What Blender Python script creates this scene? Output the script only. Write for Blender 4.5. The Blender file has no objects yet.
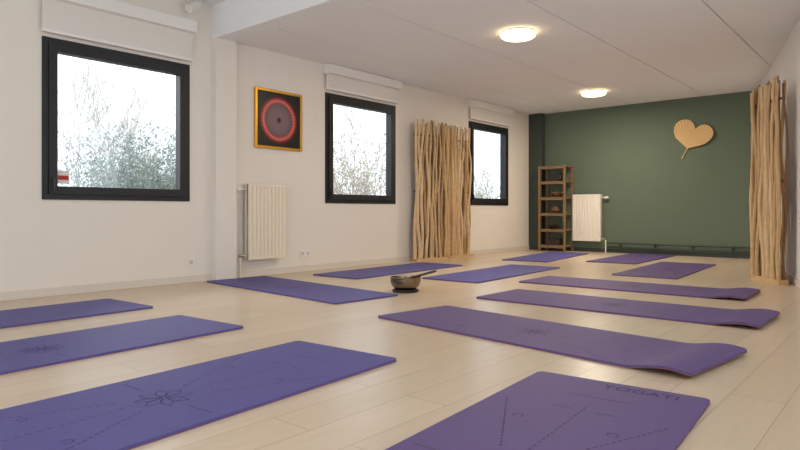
import bpy, bmesh, math, random
from mathutils import Vector, Matrix
R = math.radians
PI = math.pi
scene = bpy.context.scene
C = scene.collection
random.seed(7)

# ------------------------------------------------------------------ camera model
CH, F, HOR, TH = .754, 612.0, 211.0, R(40.4)
cs, sn = math.cos(TH), math.sin(TH)
def fl(u, v, z=0.0):
    Z = F*(CH-z)/(v-HOR); X = (u-400)/F*Z
    return Vector((cs*X-sn*Z, sn*X+cs*Z, z))
cam = bpy.data.cameras.new('camera'); co = bpy.data.objects.new('camera', cam); C.objects.link(co)
co.location = (0, 0, CH); co.rotation_euler = (R(90), 0, TH)
cam.sensor_width = 36; cam.lens = F/800*36; cam.shift_y = -(225-HOR)/800
cam.clip_start = .02
scene.camera = co

# ------------------------------------------------------------------ materials
def lin(r, g, b):
    f = lambda c: ((c/255+.055)/1.055)**2.4 if c/255 > .04045 else c/255/12.92
    return (f(r), f(g), f(b), 1)
def mat(name, col, rough=.6, metal=0, noise=0, scale=20, bump=0, emit=None, estr=0, spec=None):
    m = bpy.data.materials.new(name); m.use_nodes = True
    nt = m.node_tree; b = nt.nodes['Principled BSDF']
    b.inputs['Base Color'].default_value = col
    b.inputs['Roughness'].default_value = rough; b.inputs['Metallic'].default_value = metal
    if spec is not None: b.inputs['Specular IOR Level'].default_value = spec
    if noise or bump:
        tc = nt.nodes.new('ShaderNodeTexCoord'); n = nt.nodes.new('ShaderNodeTexNoise')
        n.inputs['Scale'].default_value = scale; n.inputs['Detail'].default_value = 4
        nt.links.new(tc.outputs['Object'], n.inputs['Vector'])
        if noise:
            mx = nt.nodes.new('ShaderNodeMix'); mx.data_type = 'RGBA'
            mx.inputs['A'].default_value = tuple(c*(1-noise) for c in col[:3])+(1,)
            mx.inputs['B'].default_value = tuple(min(1, c*(1+noise)) for c in col[:3])+(1,)
            nt.links.new(n.outputs['Fac'], mx.inputs['Factor']); nt.links.new(mx.outputs['Result'], b.inputs['Base Color'])
        if bump:
            bp = nt.nodes.new('ShaderNodeBump'); bp.inputs['Strength'].default_value = bump; bp.inputs['Distance'].default_value = .01
            nt.links.new(n.outputs['Fac'], bp.inputs['Height']); nt.links.new(bp.outputs['Normal'], b.inputs['Normal'])
    if emit:
        b.inputs['Emission Color'].default_value = emit; b.inputs['Emission Strength'].default_value = estr
    return m

M = {}
M['wall'] = mat('wall_plaster', lin(237, 229, 218), .9, noise=.02, scale=6, bump=.05)
M['wall_white'] = mat('wall_plaster_white', lin(242, 240, 238), .9, noise=.02, scale=6, bump=.05)
M['ceil'] = mat('ceiling_paint', lin(242, 242, 242), .9, noise=.015, scale=3)
M['joint'] = mat('ceiling_joint', lin(180, 178, 177), .9)
M['green'] = mat('green_paint', lin(97, 111, 93), .75, noise=.03, scale=5, bump=.03)
M['green_shade'] = mat('green_paint_shade', lin(62, 72, 64), .75)  # wall green again, with the corner's shadow put into the colour
M['pipe_green'] = mat('pipe_paint', lin(54, 62, 55), .45)
M['base'] = mat('baseboard_paint', lin(222, 212, 200), .6)
M['black'] = mat('window_black', lin(26, 26, 29), .5)
M['handle'] = mat('handle_metal', lin(60, 60, 62), .35, .7)
M['blind'] = mat('blind_fabric', lin(232, 226, 218), .85, noise=.03, scale=60)
M['blindw'] = mat('blind_cassette', lin(240, 236, 231), .5)
M['indigo'] = mat('mat_daylit', lin(84, 79, 140), .6, noise=.08, scale=90, bump=.2, spec=.4)
M['plum'] = mat('mat_warmlit', lin(92, 73, 123), .6, noise=.08, scale=90, bump=.2, spec=.4)  # same mat colour; daylight and lamplight tints put into indigo and plum
M['indigo_print'] = mat('mat_print_daylit', lin(52, 47, 97), .62, spec=.3)
M['plum_print'] = mat('mat_print_warmlit', lin(54, 41, 79), .62, spec=.3)
M['mat_edge_reflection'] = mat('mat_underside_reflection', lin(140, 84, 72), .8)  # thin slab under the mats, coloured to imitate a warm edge reflection
M['gold'] = mat('gold_frame', lin(226, 170, 60), .32, .85)
M['rad'] = mat('radiator_enamel', lin(240, 228, 206), .4)
M['rad_white'] = mat('radiator_enamel_white', lin(243, 236, 223), .4)
M['radg'] = mat('radiator_grille', lin(205, 195, 182), .5)
M['chrome'] = mat('valve_chrome', lin(190, 185, 180), .25, .9)
M['white'] = mat('white_plastic', lin(238, 234, 228), .4)
M['hole'] = mat('socket_face', lin(206, 200, 192), .5)
M['bronze'] = mat('bowl_bronze', lin(138, 122, 98), .22, .92, noise=.15, scale=18, bump=.04)
M['cushion'] = mat('cushion_dark', lin(46, 36, 36), .85, noise=.15, scale=30)
M['stickw'] = mat('mallet_wood', lin(58, 42, 38), .5, noise=.15, scale=25)
M['rack'] = mat('rack_wood', lin(138, 106, 70), .55, noise=.16, scale=12)
M['leafdry'] = mat('dried_leaf', lin(230, 196, 142), .75, noise=.08, scale=15)
M['leafrib_shade'] = mat('dried_leaf_rib_shade', lin(208, 170, 114), .75, noise=.08, scale=15)  # pleat shading put into the colour, since frontal light shows none
M['branch0'] = mat('branch_tan', lin(206, 172, 126), .85, noise=.25, scale=14, bump=.35)
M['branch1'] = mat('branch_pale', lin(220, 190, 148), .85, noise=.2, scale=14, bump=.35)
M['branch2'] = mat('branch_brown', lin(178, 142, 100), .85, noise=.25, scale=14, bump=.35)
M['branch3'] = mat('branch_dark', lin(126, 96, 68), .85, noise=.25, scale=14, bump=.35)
M['lamp_ring'] = mat('lamp_ring', lin(235, 228, 215), .45)
M['lamp'] = mat('lamp_diffuser', lin(255, 240, 215), .5, emit=(1, .74, .42, 1), estr=6.5)
M['twig'] = mat('twig_bark', lin(168, 164, 158), .9)
M['leafg'] = mat('shrub_leaf', lin(150, 161, 140), .8, noise=.25, scale=3)
M['leafb'] = mat('shrub_leaf_blue', lin(138, 154, 150), .8, noise=.3, scale=3)
M['beige'] = mat('dry_foliage', lin(188, 182, 168), .8, noise=.15, scale=3)
M['reed'] = mat('twig_pale', lin(192, 188, 180), .9, noise=.12, scale=3)
M['ground'] = mat('ground_soil', lin(150, 150, 140), .95, noise=.25, scale=2)
M['red'] = mat('sticker_red', lin(196, 40, 40), .6)
M['paper'] = mat('sticker_white', lin(240, 240, 238), .7)
M['terra'] = mat('pot_clay', lin(104, 70, 52), .7)
M['dark'] = mat('dark_lacquer', lin(52, 40, 36), .5)

# pane: mostly transparent with faint reflection
m = bpy.data.materials.new('window_glass'); m.use_nodes = True; nt = m.node_tree
nt.nodes.clear(); out = nt.nodes.new('ShaderNodeOutputMaterial'); mx = nt.nodes.new('ShaderNodeMixShader')
tr = nt.nodes.new('ShaderNodeBsdfTransparent'); gl = nt.nodes.new('ShaderNodeBsdfGlossy'); gl.inputs['Roughness'].default_value = .05
mx.inputs['Fac'].default_value = .05
nt.links.new(tr.outputs[0], mx.inputs[1]); nt.links.new(gl.outputs[0], mx.inputs[2]); nt.links.new(mx.outputs[0], out.inputs[0])
M['glass'] = m

# floor: laminate planks
m = bpy.data.materials.new('laminate_planks'); m.use_nodes = True; nt = m.node_tree; b = nt.nodes['Principled BSDF']
tc = nt.nodes.new('ShaderNodeTexCoord'); mp = nt.nodes.new('ShaderNodeMapping'); mp.inputs['Rotation'].default_value = (0, 0, R(90))
br = nt.nodes.new('ShaderNodeTexBrick'); br.offset = .37; br.inputs['Scale'].default_value = 1
br.inputs['Brick Width'].default_value = 1.4; br.inputs['Row Height'].default_value = .2
br.inputs['Mortar Size'].default_value = .0018; br.inputs['Mortar Smooth'].default_value = .3
br.inputs['Color1'].default_value = lin(213, 194, 170); br.inputs['Color2'].default_value = lin(205, 185, 160)
br.inputs['Mortar'].default_value = lin(164, 142, 117)
nt.links.new(tc.outputs['Object'], mp.inputs['Vector']); nt.links.new(mp.outputs['Vector'], br.inputs['Vector'])
mp2 = nt.nodes.new('ShaderNodeMapping'); mp2.inputs['Scale'].default_value = (14, 1.1, 1)
ns = nt.nodes.new('ShaderNodeTexNoise'); ns.inputs['Scale'].default_value = 2.2; ns.inputs['Detail'].default_value = 6; ns.inputs['Distortion'].default_value = .6
nt.links.new(tc.outputs['Object'], mp2.inputs['Vector']); nt.links.new(mp2.outputs['Vector'], ns.inputs['Vector'])
rp = nt.nodes.new('ShaderNodeValToRGB'); rp.color_ramp.elements[0].position = .3; rp.color_ramp.elements[1].position = .7
rp.color_ramp.elements[0].color = (.84, .82, .80, 1); rp.color_ramp.elements[1].color = (1, 1, 1, 1)
nt.links.new(ns.outputs['Fac'], rp.inputs['Fac'])
mm = nt.nodes.new('ShaderNodeMix'); mm.data_type = 'RGBA'; mm.blend_type = 'MULTIPLY'; mm.inputs['Factor'].default_value = .42
nt.links.new(br.outputs['Color'], mm.inputs['A']); nt.links.new(rp.outputs['Color'], mm.inputs['B'])
nt.links.new(mm.outputs['Result'], b.inputs['Base Color']); b.inputs['Roughness'].default_value = .29
b.inputs['Specular IOR Level'].default_value = .55
M['floor'] = m

# artwork: radial mandala glow
m = bpy.data.materials.new('mandala_print'); m.use_nodes = True; nt = m.node_tree; b = nt.nodes['Principled BSDF']
tc = nt.nodes.new('ShaderNodeTexCoord'); sp = nt.nodes.new('ShaderNodeSeparateXYZ'); nt.links.new(tc.outputs['Object'], sp.inputs[0])
def mth(op, a, c=None):
    n = nt.nodes.new('ShaderNodeMath'); n.operation = op
    for i, q in enumerate((a, c)):
        if q is None: continue
        if isinstance(q, (int, float)): n.inputs[i].default_value = q
        else: nt.links.new(q, n.inputs[i])
    return n.outputs[0]
Yv, Zv = sp.outputs['Y'], sp.outputs['Z']
rad = mth('SQRT', mth('ADD', mth('MULTIPLY', Yv, Yv), mth('MULTIPLY', Zv, Zv)))
rr = mth('DIVIDE', rad, .34)
ramp = nt.nodes.new('ShaderNodeValToRGB'); e = ramp.color_ramp.elements
e[0].position = 0; e[0].color = lin(70, 40, 44); e[1].position = 1; e[1].color = lin(14, 12, 16)
for p, c_ in ((.07, (60, 34, 40)), (.11, (150, 112, 116)), (.38, (138, 118, 124)), (.56, (124, 96, 104)), (.61, (205, 66, 62)), (.67, (232, 140, 124)), (.73, (206, 50, 54)), (.80, (70, 16, 24)), (.88, (16, 12, 16))):
    q = e.new(p); q.color = lin(*c_)
nt.links.new(rr, ramp.inputs['Fac'])
ang = mth('ARCTAN2', Yv, Zv)
ray = mth('ADD', mth('MULTIPLY', mth('SINE', mth('MULTIPLY', ang, 36)), .14), .86)
ring_ = mth('ADD', mth('MULTIPLY', mth('SINE', mth('MULTIPLY', rad, 300)), .1), .9)
mul = mth('MULTIPLY', ray, ring_)
mm = nt.nodes.new('ShaderNodeVectorMath'); mm.operation = 'SCALE'
nt.links.new(ramp.outputs['Color'], mm.inputs[0]); nt.links.new(mul, mm.inputs['Scale'])
nt.links.new(mm.outputs[0], b.inputs['Base Color']); b.inputs['Roughness'].default_value = .35
M['art'] = m

# ------------------------------------------------------------------ mesh helpers
def box(bm, x0, x1, y0, y1, z0, z1, bev=0):
    r = bmesh.ops.create_cube(bm, size=1)
    vs = r['verts']
    for v in vs:
        v.co = Vector(((x0+x1)/2+v.co.x*(x1-x0), (y0+y1)/2+v.co.y*(y1-y0), (z0+z1)/2+v.co.z*(z1-z0)))
    if bev:
        es = list({ed for v in vs for ed in v.link_edges})
        bmesh.ops.bevel(bm, geom=es, offset=bev, segments=2, affect='EDGES', profile=.5)
def prism(bm, pts, z0, z1):
    lo = [bm.verts.new((x, y, z0)) for x, y in pts]; hi = [bm.verts.new((x, y, z1)) for x, y in pts]
    bm.faces.new(lo); bm.faces.new(hi); n = len(pts)
    for k in range(n): bm.faces.new((lo[k], lo[(k+1) % n], hi[(k+1) % n], hi[k]))
def tube(bm, pts, rads, n=8, cap=True):
    pts = [Vector(p) for p in pts]
    if not hasattr(rads, '__len__'): rads = [rads]*len(pts)
    rings = []
    ref = Vector((.31, .17, .93)).normalized()
    for i, p in enumerate(pts):
        d = (pts[min(i+1, len(pts)-1)]-pts[max(i-1, 0)]).normalized()
        a = d.cross(ref)
        if a.length < .05: a = d.cross(Vector((1, 0, 0)))
        a.normalize(); c = d.cross(a)
        rings.append([bm.verts.new(p+rads[i]*(a*math.cos(2*PI*k/n)+c*math.sin(2*PI*k/n))) for k in range(n)])
    for i in range(len(rings)-1):
        for k in range(n):
            bm.faces.new((rings[i][k], rings[i][(k+1) % n], rings[i+1][(k+1) % n], rings[i+1][k]))
    if cap and n > 2:
        bm.faces.new(rings[0][::-1]); bm.faces.new(rings[-1])
def lathe(bm, prof, n=40, cx=0, cy=0, cz=0):
    rings = []
    for r, z in prof:
        if r < 1e-5: rings.append([bm.verts.new((cx, cy, cz+z))])
        else: rings.append([bm.verts.new((cx+r*math.cos(2*PI*k/n), cy+r*math.sin(2*PI*k/n), cz+z)) for k in range(n)])
    for a, b_ in zip(rings, rings[1:]):
        for k in range(n):
            k2 = (k+1) % n
            if len(a) == 1 and len(b_) == 1: continue
            if len(a) == 1: bm.faces.new((a[0], b_[k2], b_[k]))
            elif len(b_) == 1: bm.faces.new((a[k], a[k2], b_[0]))
            else: bm.faces.new((a[k], a[k2], b_[k2], b_[k]))
def obj(name, bm, m, parent=None, smooth=False, fixn=True):
    if fixn: bmesh.ops.recalc_face_normals(bm, faces=bm.faces)
    me = bpy.data.meshes.new(name); bm.to_mesh(me); bm.free()
    for q in (m if isinstance(m, (list, tuple)) else [m]): me.materials.append(q)
    if smooth:
        for p in me.polygons: p.use_smooth = True
        try: me.set_sharp_from_angle(angle=R(40))
        except Exception: pass
    o = bpy.data.objects.new(name, me); C.objects.link(o)
    if parent: o.parent = parent
    return o
def tag(o, label, cat, group=None, kind=None):
    o['label'] = label; o['category'] = cat
    if group: o['group'] = group
    if kind: o['kind'] = kind
    return o
def thing(name, label, cat, loc=(0, 0, 0), rz=0, group=None):
    o = bpy.data.objects.new(name, None); C.objects.link(o); o.location = loc; o.rotation_euler = (0, 0, rz)
    o.empty_display_size = .1
    return tag(o, label, cat, group)
def struct(name, bm, m, label=None, parent=None, smooth=False):
    o = obj(name, bm, m, parent, smooth)
    if not parent: o['kind'] = 'structure'
    if label: o['label'] = label
    return o
B = bmesh.new

# ------------------------------------------------------------------ the room
XL, YB, ZC, ZF, YP = -5.87, 10.94, 2.65, 2.98, 3.75
YR = -2.6; WT = .13
def xr(y): return -1.965 + (YB-y)*.279            # slanting right wall
WIN = [(2.05, 3.47), (5.40, 6.785), (8.70, 10.0)]
WZ0, WZ1 = .855, 2.29

bm = B(); box(bm, XL-.3, xr(YR)+.4, YR-.3, YB+.3, -.12, 0); struct('floor', bm, M['floor'], 'pale wood laminate plank floor')
bm = B()
ys = [YR-.3]
for a, b_ in WIN:
    box(bm, XL-WT, XL, ys[-1], a, 0, 3.2); box(bm, XL-WT, XL, a, b_, 0, WZ0); box(bm, XL-WT, XL, a, b_, WZ1, 3.2); ys.append(b_)
box(bm, XL-WT, XL, ys[-1], YB+.28, 0, 3.2)
struct('wall_left', bm, M['wall'], 'cream plaster wall with three black framed windows')
bm = B(); box(bm, XL, xr(YB)+.3, YB, YB+.28, 0, 3.2); struct('wall_back', bm, M['green'], 'dark sage green end wall')
# right wall; unseen glazed opening added in its near half for light
def rw(ya, yb, z0, z1, d0=0, d1=.2): return [(xr(yb)+d0, yb), (xr(ya)+d0, ya), (xr(ya)+d1, ya), (xr(yb)+d1, yb)], z0, z1
OY0, OY1 = -1.2, 5.4
bm = B()
for q in (rw(OY1, YB, 0, 3.2), rw(YR, OY0, 0, 3.2), rw(OY0, OY1, 0, .5), rw(OY0, OY1, 2.5, 3.2)): prism(bm, *q)
struct('wall_right', bm, M['wall_white'], 'white plaster wall on the right')
bm = B()
for k in range(6):
    yy = OY0+(OY1-OY0)*k/5; prism(bm, *rw(yy-.03, yy+.03, .5, 2.5, .06, .12))
struct('window_5', bm, M['black'])
# unseen rear wall; its wide glazed front is added to let light in
bm = B()
x0, x1 = XL, xr(YR)
box(bm, x0, x0+.5, YR-.28, YR, 0, 3.2); box(bm, x1-.5, x1, YR-.28, YR, 0, 3.2)
box(bm, x0+.5, x1-.5, YR-.28, YR, 2.75, 3.2); box(bm, x0+.5, x1-.5, YR-.28, YR, 0, .1)
struct('wall_front', bm, M['wall'])
bm = B()
for k in range(6):
    xx = x0+.5+(x1-x0-1)*k/5; box(bm, xx-.03, xx+.03, YR-.2, YR-.12, .1, 2.75)
struct('window_4', bm, M['black'])
# ceiling: lower main slab with seams + higher front bay
bm = B()
sx = [XL, -5.1, -3.9, -2.7, -1.5, -.3, xr(YR)+.4]
for a, b_ in zip(sx, sx[1:]):
    box(bm, a+.006, b_-.006, YP, YB+.2, ZC, ZC+.1)
box(bm, XL-.1, xr(YR)+.4, YR-.2, YP, ZF, ZF+.12)
struct('ceiling', bm, M['ceil'], 'white slab ceiling with long joints')
bm = B(); box(bm, XL, xr(YR)+.4, YP, YB+.2, ZC+.010, ZC+.12); struct('trim_4', bm, M['joint'], 'ceiling joint backing')
bm = B(); box(bm, XL, xr(YP)+.1, YP-.02, YP+.22, ZC-.03, ZF); struct('trim_1', bm, M['ceil'], 'white downstand beam across the ceiling')
bm = B(); box(bm, XL, XL+.1, YP-.02, YP+.24, 0, ZC-.03, .004); struct('trim_2', bm, M['wall'], 'white pilaster on the window wall')
bm = B(); box(bm, XL, XL+.28, YB-.14, YB, 0, ZC); struct('trim_3', bm, M['green_shade'], 'green boxed corner with shade painted in')
# baseboards
bm = B(); box(bm, XL, XL+.014, YR, YP-.02, 0, .075, .003); box(bm, XL, XL+.014, YP+.24, YB-.14, 0, .075, .003); struct('baseboard_left', bm, M['base'])
bm = B(); box(bm, XL+.28, xr(YB), YB-.014, YB, 0, .07, .003); struct('baseboard_back', bm, M['pipe_green'])
bm = B(); prism(bm, [(xr(YB)-.014, YB-.02), (xr(YR)-.014, YR), (xr(YR), YR), (xr(YB-.02), YB-.02)], 0, .075)
struct('baseboard_right', bm, M['base'])

# windows
def ring(bm, x0, x1, ya, yb, za, zb, w):
    box(bm, x0, x1, ya, ya+w, za, zb); box(bm, x0, x1, yb-w, yb, za, zb)
    box(bm, x0, x1, ya+w, yb-w, za, za+w); box(bm, x0, x1, ya+w, yb-w, zb-w, zb)
for i, (a, b_) in enumerate(WIN):
    bm = B(); ring(bm, XL-WT, XL+.012, a, b_, WZ0, WZ1, .055)
    w = struct('window_%d' % (i+1), bm, M['black'], 'black framed window')
    bm = B(); ring(bm, XL-.06, XL+.03, a+.05, b_-.05, WZ0+.05, WZ1-.05, .07); obj('sash', bm, M['black'], w)
    bm = B(); box(bm, XL-.04, XL-.034, a+.118, b_-.118, WZ0+.118, WZ1-.118); obj('pane', bm, M['glass'], w)
    bm = B(); box(bm, XL+.03, XL+.045, a+.07, a+.10, WZ0+.10, WZ0+.2, .004)
    box(bm, XL+.045, XL+.06, a+.075, a+.095, WZ0+.08, WZ0+.19, .004); obj('window_handle', bm, M['handle'], w)

# ------------------------------------------------------------------ roller blinds
BL = ['wide white rolled-up blind above the nearest window', 'white rolled-up blind above the middle window beside the framed picture', 'small-looking white rolled-up blind above the farthest window']
for i, (a, b_) in enumerate(WIN):
    t = thing('roller_blind', BL[i], 'blind', (XL, (a+b_)/2, WZ1+.03), 0, 'roller blinds above the windows')
    h = (b_-a)/2+.03
    top = (ZC if i else 2.74)-WZ1-.03-.005
    bm = B(); box(bm, .004, .12, -h, h, top-.12, top, .008); obj('cassette', bm, M['blindw'], t)
    bm = B(); box(bm, .03, .05, -h+.02, h-.02, .02, top-.12); obj('fabric', bm, M['blind'], t)
    bm = B(); box(bm, .02, .062, -h+.015, h-.015, 0, .03, .006); obj('bottom_bar', bm, M['blindw'], t)

# ------------------------------------------------------------------ picture
t = thing('framed_picture', 'square gold framed picture of a glowing red ring on black', 'picture', (XL, 4.64, 1.49))
bm = B(); H = .35
ring(bm, .005, .035, -H, H, 0, .7, .03); bmesh.ops.bevel(bm, geom=list(bm.edges), offset=.003, segments=1, affect='EDGES'); obj('frame', bm, M['gold'], t)
o = B(); box(o, -.004, .004, -H+.028, H-.028, -H+.028, H-.028); p = obj('print', o, M['art'], t); p.location = (.014, 0, .35)

# ------------------------------------------------------------------ radiators (local: x out of wall, y along wall)
def radiator(label, loc, rz, w, h, vs_, paint):
    t = thing('radiator', label, 'radiator', loc, rz)
    hw = w/2; P_ = M[paint]
    bm = B(); n = round(w/.053); st = w/n
    for k in range(n):
        ya = -hw+k*st; yb = ya+st
        q = [(.104, ya), (.104, ya+st*.10), (.118, ya+st*.26), (.118, ya+st*.84), (.104, yb)]
        for (xa, y1_), (xb, y2_) in zip(q, q[1:]):
            f = [bm.verts.new(c_) for c_ in ((xa, y1_, .03), (xb, y2_, .03), (xb, y2_, h-.03), (xa, y1_, h-.03))]
            bm.faces.new(f)
    box(bm, .080, .1035, -hw, hw, 0, h, .004)
    box(bm, .09, .118, -hw, hw, 0, .03, .004); box(bm, .09, .118, -hw, hw, h-.03, h, .004)
    obj('front_panel', bm, P_, t)
    bm = B(); box(bm, .03, .045, -hw, hw, .01, h-.01, .004); obj('back_panel', bm, P_, t)
    for s in (-1, 1):
        bm = B(); box(bm, .03, .116, s*hw-(.004 if s > 0 else 0), s*hw+(.004 if s < 0 else 0), .02, h, .001); obj('side_cover', bm, P_, t)
    bm = B()
    for k in range(int(w/.02)): box(bm, .045, .085, -hw+.006+k*.02, -hw+.018+k*.02, h-.012, h-.002)
    obj('top_grille', bm, M['radg'], t)
    for s in (-1, 1):
        bm = B(); box(bm, .004, .03, s*hw*.6-.015, s*hw*.6+.015, .12, h-.12); obj('bracket', bm, M['radg'], t)
    q = vs_*hw; e_ = vs_
    bm = B(); tube(bm, [(.065, q, .05), (.065, q+e_*.06, .05), (.065, q+e_*.075, .03), (.065, q+e_*.075, -loc[2])], .011, 10); obj('pipe', bm, P_, t, True)
    bm = B(); tube(bm, [(.065, q, h-.06), (.065, q+e_*.05, h-.06)], .012, 10)
    tube(bm, [(.065, q+e_*.05, h-.06), (.065, q+e_*.065, h-.06), (.065, q+e_*.13, h-.06)], [.016, .026, .024], 14)
    obj('thermostat_valve', bm, M['white'], t, True)
    bm = B(); tube(bm, [(.065, q+e_*.045, .05), (.065, q+e_*.085, .05)], .02, 12); obj('return_valve', bm, M['chrome'], t, True)
    return t
radiator('cream panel radiator under the framed picture on the window wall', (XL, 4.40, .2), 0, .53, .86, -1, 'rad')
radiator('white panel radiator on the green wall beside the wooden rack', (-4.70, YB, .2), R(-90), .54, .86, 1, 'rad_white')

# heating pipes along the green wall
t = thing('heating_pipes', 'pair of dark heating pipes running low along the green wall', 'pipes', (-3.2, YB, 0))
for z in (.10, .175):
    bm = B(); tube(bm, [(-1.13, -.05, z), (1.17, -.05, z)], .013, 10); obj('pipe', bm, M['pipe_green'], t, True)
for x in (-.9, -.3, .3, .9):
    bm = B(); box(bm, x-.012, x+.012, -.065, -.014, .085, .19, .003); obj('clip', bm, M['pipe_green'], t)

# sockets
def outlet(y, z, label, n):
    t = thing('wall_socket', label, 'socket', (XL, y, z))
    bm = B(); box(bm, 0, .01, -.045*n, .045*n, 0, .085, .003); obj('cover_plate', bm, M['white'], t)
    for k in range(n):
        bm = B(); c0 = -.045*(n-1)+.09*k
        tube(bm, [(.0095, c0, .043), (.0115, c0, .043)], .022, 16); obj('socket_face', bm, M['hole'], t)
outlet(3.49, .17, 'single white wall socket low on the wall left of the pilaster', 1)
outlet(5.06, .18, 'double white wall socket just above the baseboard right of the radiator', 2)

# ------------------------------------------------------------------ ceiling lamps
def lamp(label, x, y, r, watts):
    t = thing('ceiling_lamp', label, 'lamp', (x, y, ZC), 0, 'round ceiling lamps')
    bm = B(); lathe(bm, [(0, -.001), (r*.9, -.001), (r*.96, -.008), (r*.96, -.016), (0, -.016)]); obj('mounting_ring', bm, M['lamp_ring'], t, True)
    bm = B(); lathe(bm, [(0, -.016), (r*.97, -.016), (r*1.0, -.024), (r*.99, -.036), (r*.95, -.050), (r*.85, -.062), (r*.7, -.068), (0, -.072)]); obj('diffuser', bm, M['lamp'], t, True)
    l = bpy.data.lights.new('lamp_light', 'AREA'); l.shape = 'DISK'; l.size = r*1.4; l.energy = watts; l.color = (1, .87, .69)
    o = bpy.data.objects.new('lamp_light', l); C.objects.link(o); o.location = (x, y, ZC-.075)
lamp('round glowing ceiling lamp nearer the camera, the larger looking of two', -3.25, 5.75, .185, 31)
lamp('round glowing ceiling lamp farther back near the green wall', -3.95, 9.38, .19, 48)

# spotlight by the pilaster
t = thing('spotlight', 'small white spotlight at the top of the wall beside the beam', 'spotlight', (XL+.12, YP-.28, ZF))
bm = B(); lathe(bm, [(0, 0), (.045, 0), (.045, -.02), (0, -.02)], 24); tube(bm, [(0, 0, -.02), (0, 0, -.07)], .01); obj('mount', bm, M['white'], t, True)
bm = B(); tube(bm, [(-.01, .05, -.06), (0, 0, -.09), (.02, -.09, -.15), (.0205, -.092, -.151)], [.035, .042, .045, .035], 20); obj('head', bm, M['white'], t, True)

# ------------------------------------------------------------------ yoga mats
W0 = .72
def text_polys(txt, size):
    cu = bpy.data.curves.new('t', 'FONT'); cu.body = txt; cu.size = size; cu.align_x = 'CENTER'; cu.align_y = 'CENTER'; cu.space_character = 1.1
    cu.offset = .0008
    o = bpy.data.objects.new('t', cu); C.objects.link(o)
    dg = bpy.context.evaluated_depsgraph_get()
    me = bpy.data.meshes.new_from_object(o.evaluated_get(dg))
    ps = [[(me.vertices[i].co.x, me.vertices[i].co.y) for i in p.vertices] for p in me.polygons]
    bpy.data.objects.remove(o); bpy.data.curves.remove(cu); bpy.data.meshes.remove(me)
    return ps
WORD = text_polys('YOGATI', .076)
cache = {}
def mat_meshes(L, curl, tend, hue):
    key = (L, curl, tend, hue)
    if key in cache: return cache[key]
    c0 = .34
    def h(s):
        z = 0
        if curl and s > L-c0:
            u = (s-(L-c0))/c0; z = curl*math.sin(PI*.72*u)**2
        return z
    r = .03
    def hw(s):
        d = min(s, L-s)
        return W0/2 if d >= r else W0/2-r+math.sqrt(max(0, r*r-(r-d)**2))
    ss = [0, .003, .009, .018, .03]+[.03+(L-.06)*k/10 for k in range(1, 10)]
    ss += [L-c0+.02*k for k in range(16)]+[L-.03, L-.018, L-.009, L-.003, L]
    ss = sorted(set(round(s, 5) for s in ss))
    def slab(bm, za, zb):
        rows = []
        for s in ss:
            w = hw(s); z = h(s)
            rows.append([bm.verts.new((s-L/2, t_, z+zz)) for t_, zz in ((-w, za), (-w, zb), (w, zb), (w, za))])
        for a, b_ in zip(rows, rows[1:]):
            for k in range(4): bm.faces.new((a[k], b_[k], b_[(k+1) % 4], a[(k+1) % 4]))
        bm.faces.new(rows[0]); bm.faces.new(rows[-1][::-1])
    bm = B(); slab(bm, .003, .014); bmesh.ops.recalc_face_normals(bm, faces=bm.faces)
    ZT = .0146
    def poly(ps):
        vs = [bm.verts.new((s-L/2, t_, h(s)+ZT)) for s, t_ in ps]
        f = bm.faces.new(vs); f.material_index = 1
        f.normal_update()
        if f.normal.z < 0: f.normal_flip()
    def line(a, b_, w=.0045, dash=None):
        a = Vector(a); b_ = Vector(b_); d = b_-a; n = d.length; d.normalize(); q = Vector((-d.y, d.x))*w/2
        step = dash or .08; k = 0.0
        while k < n-1e-6:
            e_ = min(n, k+(step*.6 if dash else step))
            p0, p1 = a+d*k, a+d*e_
            poly([p0+q, p0-q, p1-q, p1+q]); k += step
    def arc(c_, rad_, a0, a1, w=.0045, n=14):
        for k in range(n):
            A = a0+(a1-a0)*k/n; E = a0+(a1-a0)*(k+1)/n
            poly([(c_[0]+q*math.cos(g), c_[1]+q*math.sin(g)) for q, g in ((rad_-w/2, A), (rad_+w/2, A), (rad_+w/2, E), (rad_-w/2, E))])
    c_ = (L/2, 0)
    for k in range(8):                     # lotus rosette: eight pointed petals
        g = 2*PI*(k+.5)/8; ln = .1; wd = .026
        for sgn in (-1, 1):
            prev = None
            for j in range(11):
                u = j/10; a = .012+ln*u; b_ = sgn*wd*3.6*u*(1-u)*(1-.15*u)
                q = (c_[0]+a*math.cos(g)-b_*math.sin(g), c_[1]+a*math.sin(g)+b_*math.cos(g))
                if prev: line(prev, q, .0048)
                prev = q
    for sg in (-1, 1):
        line((L/2+sg*.17, 0), (L/2+sg*.68, 0), .005, .035)
        line((L/2, sg*.16), (L/2, sg*.31), .0045)
        for s2 in (-1, 1):
            line((L/2+sg*.15, s2*.085), (L/2+sg*.62, s2*.30), .0055, .028)
            line((L/2+sg*.64, s2*.05), (L/2+sg*.64, s2*.12), .005)
        arc((L/2+sg*.45, .17), .018, R(30), R(330)); arc((L/2+sg*.45, -.17), .018, R(30), R(330))
        line((L/2+sg*.82, -.12), (L/2+sg*.82, .12), .0045)
    for ps in (WORD if tend is not None else []):    # lettering near one end
        if tend == 0: poly([(.078-y, .11+x) for x, y in ps])
        else: poly([(L-.078+y, -.11-x) for x, y in ps])
    me1 = bpy.data.meshes.new('top_layer'); bm.to_mesh(me1); bm.free()
    me1.materials.append(M[hue]); me1.materials.append(M[hue+'_print'])
    bm = B(); slab(bm, 0, .003); bmesh.ops.recalc_face_normals(bm, faces=bm.faces)
    me2 = bpy.data.meshes.new('base_reflection_layer'); bm.to_mesh(me2); bm.free(); me2.materials.append(M['mat_edge_reflection'])
    cache[key] = (me1, me2)
    return cache[key]
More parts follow.
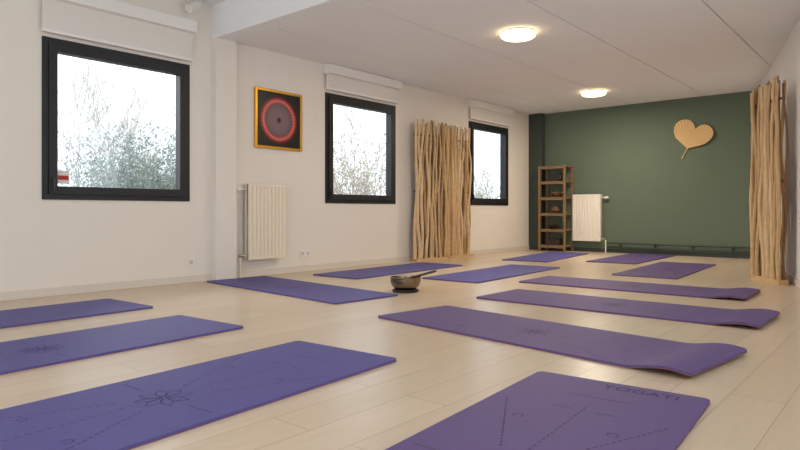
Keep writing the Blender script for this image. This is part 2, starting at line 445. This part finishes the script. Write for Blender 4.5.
# two corners of one end, then a long edge (from, to); measured on the floor
MATS = [
 ((113, 300), (149, 308), (149, 308), (0, 328), 0, 1, 'indigo', 2.15, 'blue-purple yoga mat in the left foreground, nearest the window wall'),
 ((186, 317), (238, 328), (238, 328), (0, 373), 0, 1, 'indigo', 2.15, 'blue-purple yoga mat, middle of three side by side at left foreground'),
 ((300, 342), (397, 362), (300, 342), (0, 413), 0, 1, 'indigo', 2.15, 'blue-purple yoga mat with rosette at bottom left, nearest of three at left'),
 ((541, 372), (712, 405), (541, 372), (390, 450), 0, 0, 'plum', 2.15, 'plum yoga mat with lettering in the front centre, cut by the bottom edge'),
 ((343, 306), (392, 295), (343, 306), (205, 282), 0, None, 'indigo', 2.2, 'blue-purple yoga mat lying crosswise from the pilaster toward the singing bowl'),
 ((317, 275), (352, 280), (352, 280), (465, 265.5), 0, 1, 'indigo', 2.15, 'blue-purple yoga mat along the wall in front of the middle window'),
 ((430, 279), (468, 283.5), (468, 283.5), (560, 267), 0, 1, 'indigo', 2.15, 'blue-purple yoga mat directly behind the singing bowl'),
 ((503, 260), (545, 263), (545, 263), (594, 253), 0, 1, 'indigo', 2.15, 'small-looking blue-purple yoga mat in front of the wooden rack'),
 ((587, 262), (633, 264.5), (633, 264.5), (676, 255.5), 0, 1, 'plum', 2.15, 'small-looking purple yoga mat nearest the middle of the green wall'),
 ((612, 275), (676, 280), (676, 280), (720, 264), 0, 1, 'plum', 2.25, 'plum yoga mat at back right, left of the right branch screen'),
 ((545, 276.5), (522, 283), (522, 283), (735, 301), .024, None, 'plum', 2.12, 'plum yoga mat with lifted end, farthest of three crosswise at right'),
 ((512, 290), (481, 299), (481, 299), (765, 331), .026, None, 'plum', 2.15, 'plum yoga mat with lifted end, middle of three crosswise at right'),
 ((434, 306), (390, 319), (384, 319), (692, 381), .030, None, 'plum', 2.17, 'plum yoga mat with lifted end, nearest of three crosswise at right'),
]
for A, Bp, e0, e1, curl, tend, hue, L, label in MATS:
    a, b_ = fl(*A), fl(*Bp); mid = (a+b_)/2
    d = (fl(*e1)-fl(*e0)); d.z = 0; d.normalize()
    cen = mid+d*L/2
    t = thing('yoga_mat', label, 'yoga mat', (cen.x, cen.y, 0), math.atan2(d.y, d.x), 'purple yoga mats laid out on the floor')
    m1, m2 = mat_meshes(L, curl, tend, hue)
    for nm, me in (('top_layer', m1), ('base_reflection_layer', m2)):
        o = bpy.data.objects.new(nm, me); C.objects.link(o); o.parent = t

# ------------------------------------------------------------------ singing bowl
P = fl(405.5, 291.5)
BZ = .0225
t = thing('singing_bowl', 'large bronze singing bowl on the floor in the middle of the room', 'bowl', (P.x, P.y, BZ))
bm = B(); prof = [(0, 0), (.07, .001), (.102, .010), (.124, .028), (.137, .052), (.143, .078), (.144, .100), (.144, .110), (.147, .115), (.137, .116), (.135, .100), (.133, .078), (.127, .054), (.113, .032), (.092, .018), (.05, .01), (0, .008)]
lathe(bm, prof, 48); obj('bowl_body', bm, M['bronze'], t, True)
bm = B(); ring_r = .096; rm_ = .0125
n1, n2 = 40, 12; vv = [[bm.verts.new(((ring_r+.03*math.cos(2*PI*j/n2))*math.cos(2*PI*i/n1), (ring_r+.03*math.cos(2*PI*j/n2))*math.sin(2*PI*i/n1), rm_+rm_*math.sin(2*PI*j/n2))) for j in range(n2)] for i in range(n1)]
for i in range(n1):
    for j in range(n2): bm.faces.new((vv[i][j], vv[(i+1) % n1][j], vv[(i+1) % n1][(j+1) % n2], vv[i][(j+1) % n2]))
o = obj('ring_cushion', bm, M['cushion'], None, True); o.location = (P.x, P.y, 0)
tag(o, 'dark ring cushion under the bronze singing bowl', 'cushion')
t = thing('bowl_mallet', 'dark wooden mallet resting across the rim of the singing bowl', 'mallet', (P.x, P.y, BZ))
rv = Vector((cs, sn, 0))
p0 = rv*(-.02)+Vector((0, 0, .086)); p1 = rv*.29+Vector((0, 0, .172))
d = p1-p0
bm = B(); tube(bm, [p0+d*.0, p0+d*.4, p0+d*.9, p0+d*1.0], [.009, .0105, .011, .008], 12); obj('stick', bm, M['stickw'], t, True)
bm = B(); tube(bm, [p0-d*.12, p0-d*.1, p0+d*.1, p0+d*.12], [.010, .016, .016, .012], 12); obj('padded_end', bm, M['cushion'], t, True)

# ------------------------------------------------------------------ driftwood branch screens
def screen(label, path, n, h, seed, rear, bw):
    rnd = random.Random(seed)
    base = Vector((path[0][0], path[0][1], 0))
    t = thing('branch_screen', label, 'screen', base, 0, 'branch screens')
    P_ = [Vector((x, y, 0))-base for x, y in path]
    seg = [(P_[i], P_[i+1]) for i in range(len(P_)-1)]; tot = sum((b_-a).length for a, b_ in seg)
    def at(s):
        for a, b_ in seg:
            l = (b_-a).length
            if s <= l+1e-6: return a+(b_-a)*(s/l), (b_-a).normalized()
            s -= l
        return seg[-1][1], (seg[-1][1]-seg[-1][0]).normalized()
    for a, b_ in seg:
        dd = (b_-a).normalized(); nn = Vector((-dd.y, dd.x, 0))
        for z in (.03, h*.5, h*.9):
            bm = B(); w = bw if z < .1 else .010
            q = [a+nn*w, b_+nn*w, b_-nn*w, a-nn*w]; zz = (0, .05) if z < .1 else (z-.012, z+.012)
            prism(bm, [(c_.x, c_.y) for c_ in q], *zz)
            obj('base_board' if z < .1 else 'crossbar', bm, M['branch0' if z < .1 else 'branch3'], t)
    for k in range(n):
        s = tot*(k+.5)/n; p, dd = at(s); nn = Vector((-dd.y, dd.x, 0))
        sd = (1 if k % 2 else -1); off = sd*rnd.uniform(.016, .034)
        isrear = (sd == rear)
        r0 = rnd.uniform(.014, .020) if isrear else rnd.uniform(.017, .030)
        hh = h*rnd.uniform(.965, 1.018)
        a1, a2, f1, f2, g1, g2 = rnd.uniform(.010, .026), rnd.uniform(.004, .011), rnd.uniform(1.4, 3.2), rnd.uniform(4, 8), rnd.uniform(0, 6), rnd.uniform(0, 6)
        k1, k2 = rnd.uniform(.2, .5), rnd.uniform(.55, .85)
        tl = rnd.uniform(-.03, .03)
        pts, rs = [], []
        for i in range(25):
            u = i/24; z = .04+u*(hh-.04)
            lat = a1*math.sin(f1*PI*u+g1)+a2*math.sin(f2*PI*u+g2)+tl*(u-.5)
            dep = off+.4*a1*math.sin(f2*PI*u*.6+g1)
            knot = 1+.3*math.exp(-((u-k1)/.025)**2)+.3*math.exp(-((u-k2)/.025)**2)
            pts.append(p+dd*lat+nn*dep+Vector((0, 0, z))); rs.append(r0*knot*(1-.28*u)*(1+.12*math.sin(9*u+g2)+.06*math.sin(23*u+g1)))
        bm = B(); tube(bm, pts, rs, 8)
        if rnd.random() < .5:
            i0 = rnd.randint(9, 16); s_ = rnd.choice((-1, 1)); q = pts[i0]
            tube(bm, [q, q+dd*s_*.03+Vector((0, 0, .1)), q+dd*s_*.035+Vector((0, 0, .28)), q+dd*s_*.045+Vector((0, 0, min(.48, hh-q.z)))], [rs[i0]*.7, rs[i0]*.6, rs[i0]*.5, rs[i0]*.3], 6)
        obj('branch', bm, M['branch%d' % (rnd.choice((2, 3, 3)) if isrear else rnd.choice((0, 0, 1, 1, 0, 2)))], t, True)  # rear sticks in darker browns, painting shade into the gaps
screen('tall screen of wavy tan branches standing between the middle and far windows', [(-5.74, 7.06), (-5.58, 7.62), (-5.74, 8.1), (-5.66, 8.44)], 52, 2.1, 3, 1, .085)
def XZ(X, Z): return (cs*X-sn*Z, sn*X+cs*Z)
screen('tall screen of wavy tan branches standing against the right wall', [XZ(3.90, 6.22), XZ(3.915, 6.75), XZ(4.18, 7.1)], 36, 2.12, 9, -1, .05)

# ------------------------------------------------------------------ wooden rack with things
RX, RY = -5.27, YB-.19
t = thing('wooden_rack', 'tall narrow brown wooden shelf rack in the corner by the green wall', 'shelf rack', (RX, RY, 0))
hw_, hd = .255, .165; RH = 1.61
for sx_ in (-1, 1):
    for sy_ in (-1, 1):
        bm = B(); box(bm, sx_*hw_-.02, sx_*hw_+.02, sy_*hd-.02, sy_*hd+.02, 0, RH, .003); obj('post', bm, M['rack'], t)
SH = [.10, .40, .70, 1.0, 1.3, 1.585]
for z in SH:
    bm = B(); box(bm, -hw_-.015, hw_+.015, -hd-.012, hd+.012, z-.012, z+.012, .002); obj('shelf', bm, M['rack'], t)
    for sy_ in (-1, 1):
        bm = B(); box(bm, -hw_+.02, hw_-.02, sy_*hd-.008, sy_*hd+.008, z-.04, z-.012); obj('rail', bm, M['rack'], t)
def put(name, label, cat, x, z, prof, m):
    bm = B(); lathe(bm, prof, 24); o = obj(name, bm, m, None, True); o.location = (RX+x, RY-.03, z+.0125); return tag(o, label, cat)
put('small_vase', 'small dark vase on the second shelf from the top of the rack', 'vase', .10, 1.3, [(0, 0), (.03, 0), (.05, .05), (.03, .1), (.022, .15), (.03, .16), (.018, .155), (0, .06)], M['dark'])
put('metal_bowl', 'bronze bowl on the middle shelf of the rack', 'bowl', .05, 1.0, [(0, 0), (.06, 0), (.11, .05), (.12, .1), (.112, .1), (.1, .05), (.05, .015), (0, .012)], M['bronze'])
put('clay_pot', 'round brown clay pot on the third shelf from the bottom of the rack', 'pot', .02, .7, [(0, 0), (.05, 0), (.085, .05), (.07, .11), (.05, .13), (.06, .14), (.045, .135), (0, .03)], M['terra'])
put('dark_bowl', 'small dark bowl on the second shelf from the bottom of the rack', 'bowl', -.05, .4, [(0, 0), (.05, 0), (.09, .05), (.1, .08), (.09, .08), (.05, .02), (0, .015)], M['dark'])
bm = B(); box(bm, -.13, .12, -.09, .09, 0, .12, .012); o = obj('storage_box', bm, M['dark'], None); o.location = (RX, RY-.01, .1125); tag(o, 'dark storage box on the bottom shelf of the rack', 'box')

# ------------------------------------------------------------------ dried leaf ornament
t = thing('leaf_ornament', 'dried tan palm leaf ornament hanging on the green wall', 'wall ornament', (-2.98, YB, 1.80))
def fan(ang, ln, fmax, name, yo):
    bm = B(); n = 44; g = []
    for j in range(n+1):
        u = -1+2*j/n; phi = R(ang)+R(fmax)*u; row = []
        Rm = ln*(1-.48*abs(u)**2.4)
        for i in range(6):
            q = i/5; row.append(bm.verts.new((Rm*q*math.cos(phi), yo-.006*q*(1 if j % 2 else 0)-.02*q*q, Rm*q*math.sin(phi))))
        g.append(row)
    for j, (a, b_) in enumerate(zip(g, g[1:])):
        for i in range(5):
            f = bm.faces.new((a[i], b_[i], b_[i+1], a[i+1])); f.material_index = 1 if j % 4 == 0 else 0
    bmesh.ops.remove_doubles(bm, verts=bm.verts, dist=.0004)
    o = obj(name, bm, [M['leafdry'], M['leafrib_shade']], t)
    md = o.modifiers.new('thick', 'SOLIDIFY'); md.thickness = .002
fan(97, .49, 36, 'leaf', -.012)
fan(41, .49, 31, 'leaf', -.032)
bm = B(); tube(bm, [(.02, -.02, .03), (-.02, -.018, -.04), (-.05, -.015, -.10), (-.09, -.012, -.17)], [.011, .010, .009, .008], 8); obj('stem', bm, M['leafdry'], t, True)
bm = B(); tube(bm, [(.0, 0, .0), (.0, -.03, .0)], .006, 8); obj('hook', bm, M['handle'], t, True)

# sticker on first window
t = thing('window_sticker', 'small red and white sticker low on the nearest window pane', 'sticker', (XL-.0335, 2.24, 1.0))
bm = B(); box(bm, 0, .002, -.05, .05, 0, .12); obj('backing', bm, M['paper'], t)
bm = B(); box(bm, .002, .003, -.045, .045, .035, .075); obj('red_band', bm, M['red'], t)

# ------------------------------------------------------------------ outside
bm = B(); box(bm, -40, XL-.31, -20, 40, -.5, -.3); struct('ground', bm, M['ground'], 'soil outside the windows')
def shrub(name, label, x, y, h, spread, n, mleaf, leaves, lsize, seed, up=.6, tw=1.0, wd=.12):
    rnd = random.Random(seed)
    t = thing(name, label, 'shrub', (x, y, -.3))
    bt, bl = B(), B()
    for k in range(n):
        a = rnd.uniform(0, 2*PI); el = rnd.uniform(up, 1)
        d = Vector((math.cos(a)*(1-el)*spread*2.2, math.sin(a)*(1-el)*spread*2.2, 1)); d.normalize()
        ln = h*rnd.uniform(.55, 1.05); p = Vector((rnd.uniform(-1, 1)*spread*.6, rnd.uniform(-1, 1)*spread*.6, 0)); pts = [p.copy()]
        for i in range(5):
            d = (d+Vector((rnd.uniform(-.18, .18), rnd.uniform(-.18, .18), rnd.uniform(-.02, .1)))).normalized(); p = p+d*ln/5; pts.append(p.copy())
        tube(bt, pts, [.012*tw, .01*tw, .008*tw, .006*tw, .004*tw, .002*tw], 3, False)
        for q in range(leaves):
            i = rnd.randint(1, 5); c0 = pts[i]+(pts[i-1]-pts[i])*rnd.random()
            dv = Vector((rnd.gauss(0, 1), rnd.gauss(0, 1), rnd.gauss(.5, 1))).normalized(); sd = dv.cross(Vector((rnd.gauss(0, 1), rnd.gauss(0, 1), rnd.gauss(0, 1)))).normalized()
            c0 = c0+dv*rnd.uniform(0, .12); s_ = lsize*rnd.uniform(.6, 1.3)
            vs = [bl.verts.new(c_) for c_ in (c0, c0+dv*s_*.5+sd*s_*wd, c0+dv*s_, c0+dv*s_*.5-sd*s_*wd)]; bl.faces.new(vs)
    obj('twigs', bt, M['twig'], t, fixn=False); obj('foliage', bl, mleaf, t, fixn=False)
def bare_tree(label, x, y, h, seed, stems=7):
    rnd = random.Random(seed)
    t = thing('bare_tree', label, 'tree', (x, y, -.3))
    bt, bf = B(), B()
    def grow(bm_, p, d, ln, r, depth):
        pts = [p.copy()]; n = 4
        for i in range(n):
            d = (d+Vector((rnd.uniform(-.2, .2), rnd.uniform(-.2, .2), rnd.uniform(-.04, .12)))).normalized(); p = p+d*ln/n; pts.append(p.copy())
        tube(bm_, pts, [r*(1-.13*i) for i in range(n+1)], 3, False)
        if depth == 0: return
        for k in range(6 if depth > 1 else 7):
            i = rnd.randint(1, n); q = pts[i]
            nd = (d+Vector((rnd.gauss(0, .5), rnd.gauss(0, .5), rnd.gauss(.2, .3)))).normalized()
            grow(bf if depth < 3 else bm_, q, nd, ln*rnd.uniform(.36, .56), r*.58, depth-1)
    for s in range(stems):
        a = rnd.uniform(0, 2*PI)
        grow(bt, Vector((math.cos(a)*.3, math.sin(a)*.3, 0)), Vector((math.cos(a)*.25, math.sin(a)*.25, 1)).normalized(), h*rnd.uniform(.5, .75), .014, 3)
    obj('stems', bt, M['twig'], t, fixn=False); obj('fine_twigs', bf, M['reed'], t, fixn=False)
shrub('shrub', 'dense grey green shrub outside the nearest window', -9.6, 5.0, 2.45, .85, 330, M['leafb'], 120, .085, 11, .48, .8)
shrub('shrub', 'lower pale shrub outside the nearest window at left', -10.8, 2.2, 1.7, .45, 70, M['leafg'], 55, .1, 12, .75, .8)
shrub('shrub', 'tall beige shrub outside the middle window', -9.6, 9.7, 2.9, .8, 120, M['beige'], 60, .1, 15, .65, .8)
shrub('shrub', 'pale grey green shrub outside the farthest window', -8.6, 13.8, 1.75, .7, 110, M['leafg'], 60, .1, 16, .6, .8)
bare_tree('bare pale twiggy tree outside the nearest window behind the shrub', -15.0, 6.6, 5.0, 21, 10)
bare_tree('bare pale twiggy tree outside the middle window', -13.6, 13.8, 4.8, 23, 9)
bare_tree('bare pale twiggy tree outside the farthest window', -11.6, 18.8, 4.2, 24, 8)

# ------------------------------------------------------------------ light
w = bpy.data.worlds.new('world'); scene.world = w; w.use_nodes = True
bg = w.node_tree.nodes['Background']; bg.inputs[0].default_value = (.86, .93, 1, 1); bg.inputs[1].default_value = 2.0
# hazy bright sky on the window side: a very soft, cool sun
sl = bpy.data.lights.new('hazy_sun', 'SUN'); sl.energy = 3.6; sl.angle = R(50); sl.color = (.92, .96, 1)
so = bpy.data.objects.new('hazy_sun', sl); C.objects.link(so); so.location = (-12, 4, 8)
so.rotation_euler = Vector((1, .12, -.62)).to_track_quat('-Z', 'Y').to_euler()
def area(loc, sx_, sy_, e, col, rot=(0, 0, 0), nm='added_fill_light'):
    l = bpy.data.lights.new(nm, 'AREA'); l.shape = 'RECTANGLE'; l.size = sx_; l.size_y = sy_; l.energy = e; l.color = col
    o = bpy.data.objects.new(nm, l); C.objects.link(o); o.location = loc; o.rotation_euler = rot
area((-1.6, .2, 2.93), 1.2, 1.2, 14, (1, .92, .80))  # added fill lamp above the camera, not a known fixture
# added area lamps, unseen, outside the rear and right openings, imitating daylight
area(((x0+x1)/2+.8, YR-.6, 1.4), 4.5, 2.6, 17, (.97, .98, 1), (R(90), 0, 0), 'added_rear_fill')
ym = (OY0+OY1)/2; al = math.atan(.279)
area((xr(ym)+.5, ym+.1, 1.5), 1.9, 6.2, 6, (1, .98, .95), (0, R(90), al), 'added_side_fill')
scene.view_settings.view_transform = 'Standard'
scene.view_settings.look = 'None'
scene.view_settings.exposure = 0
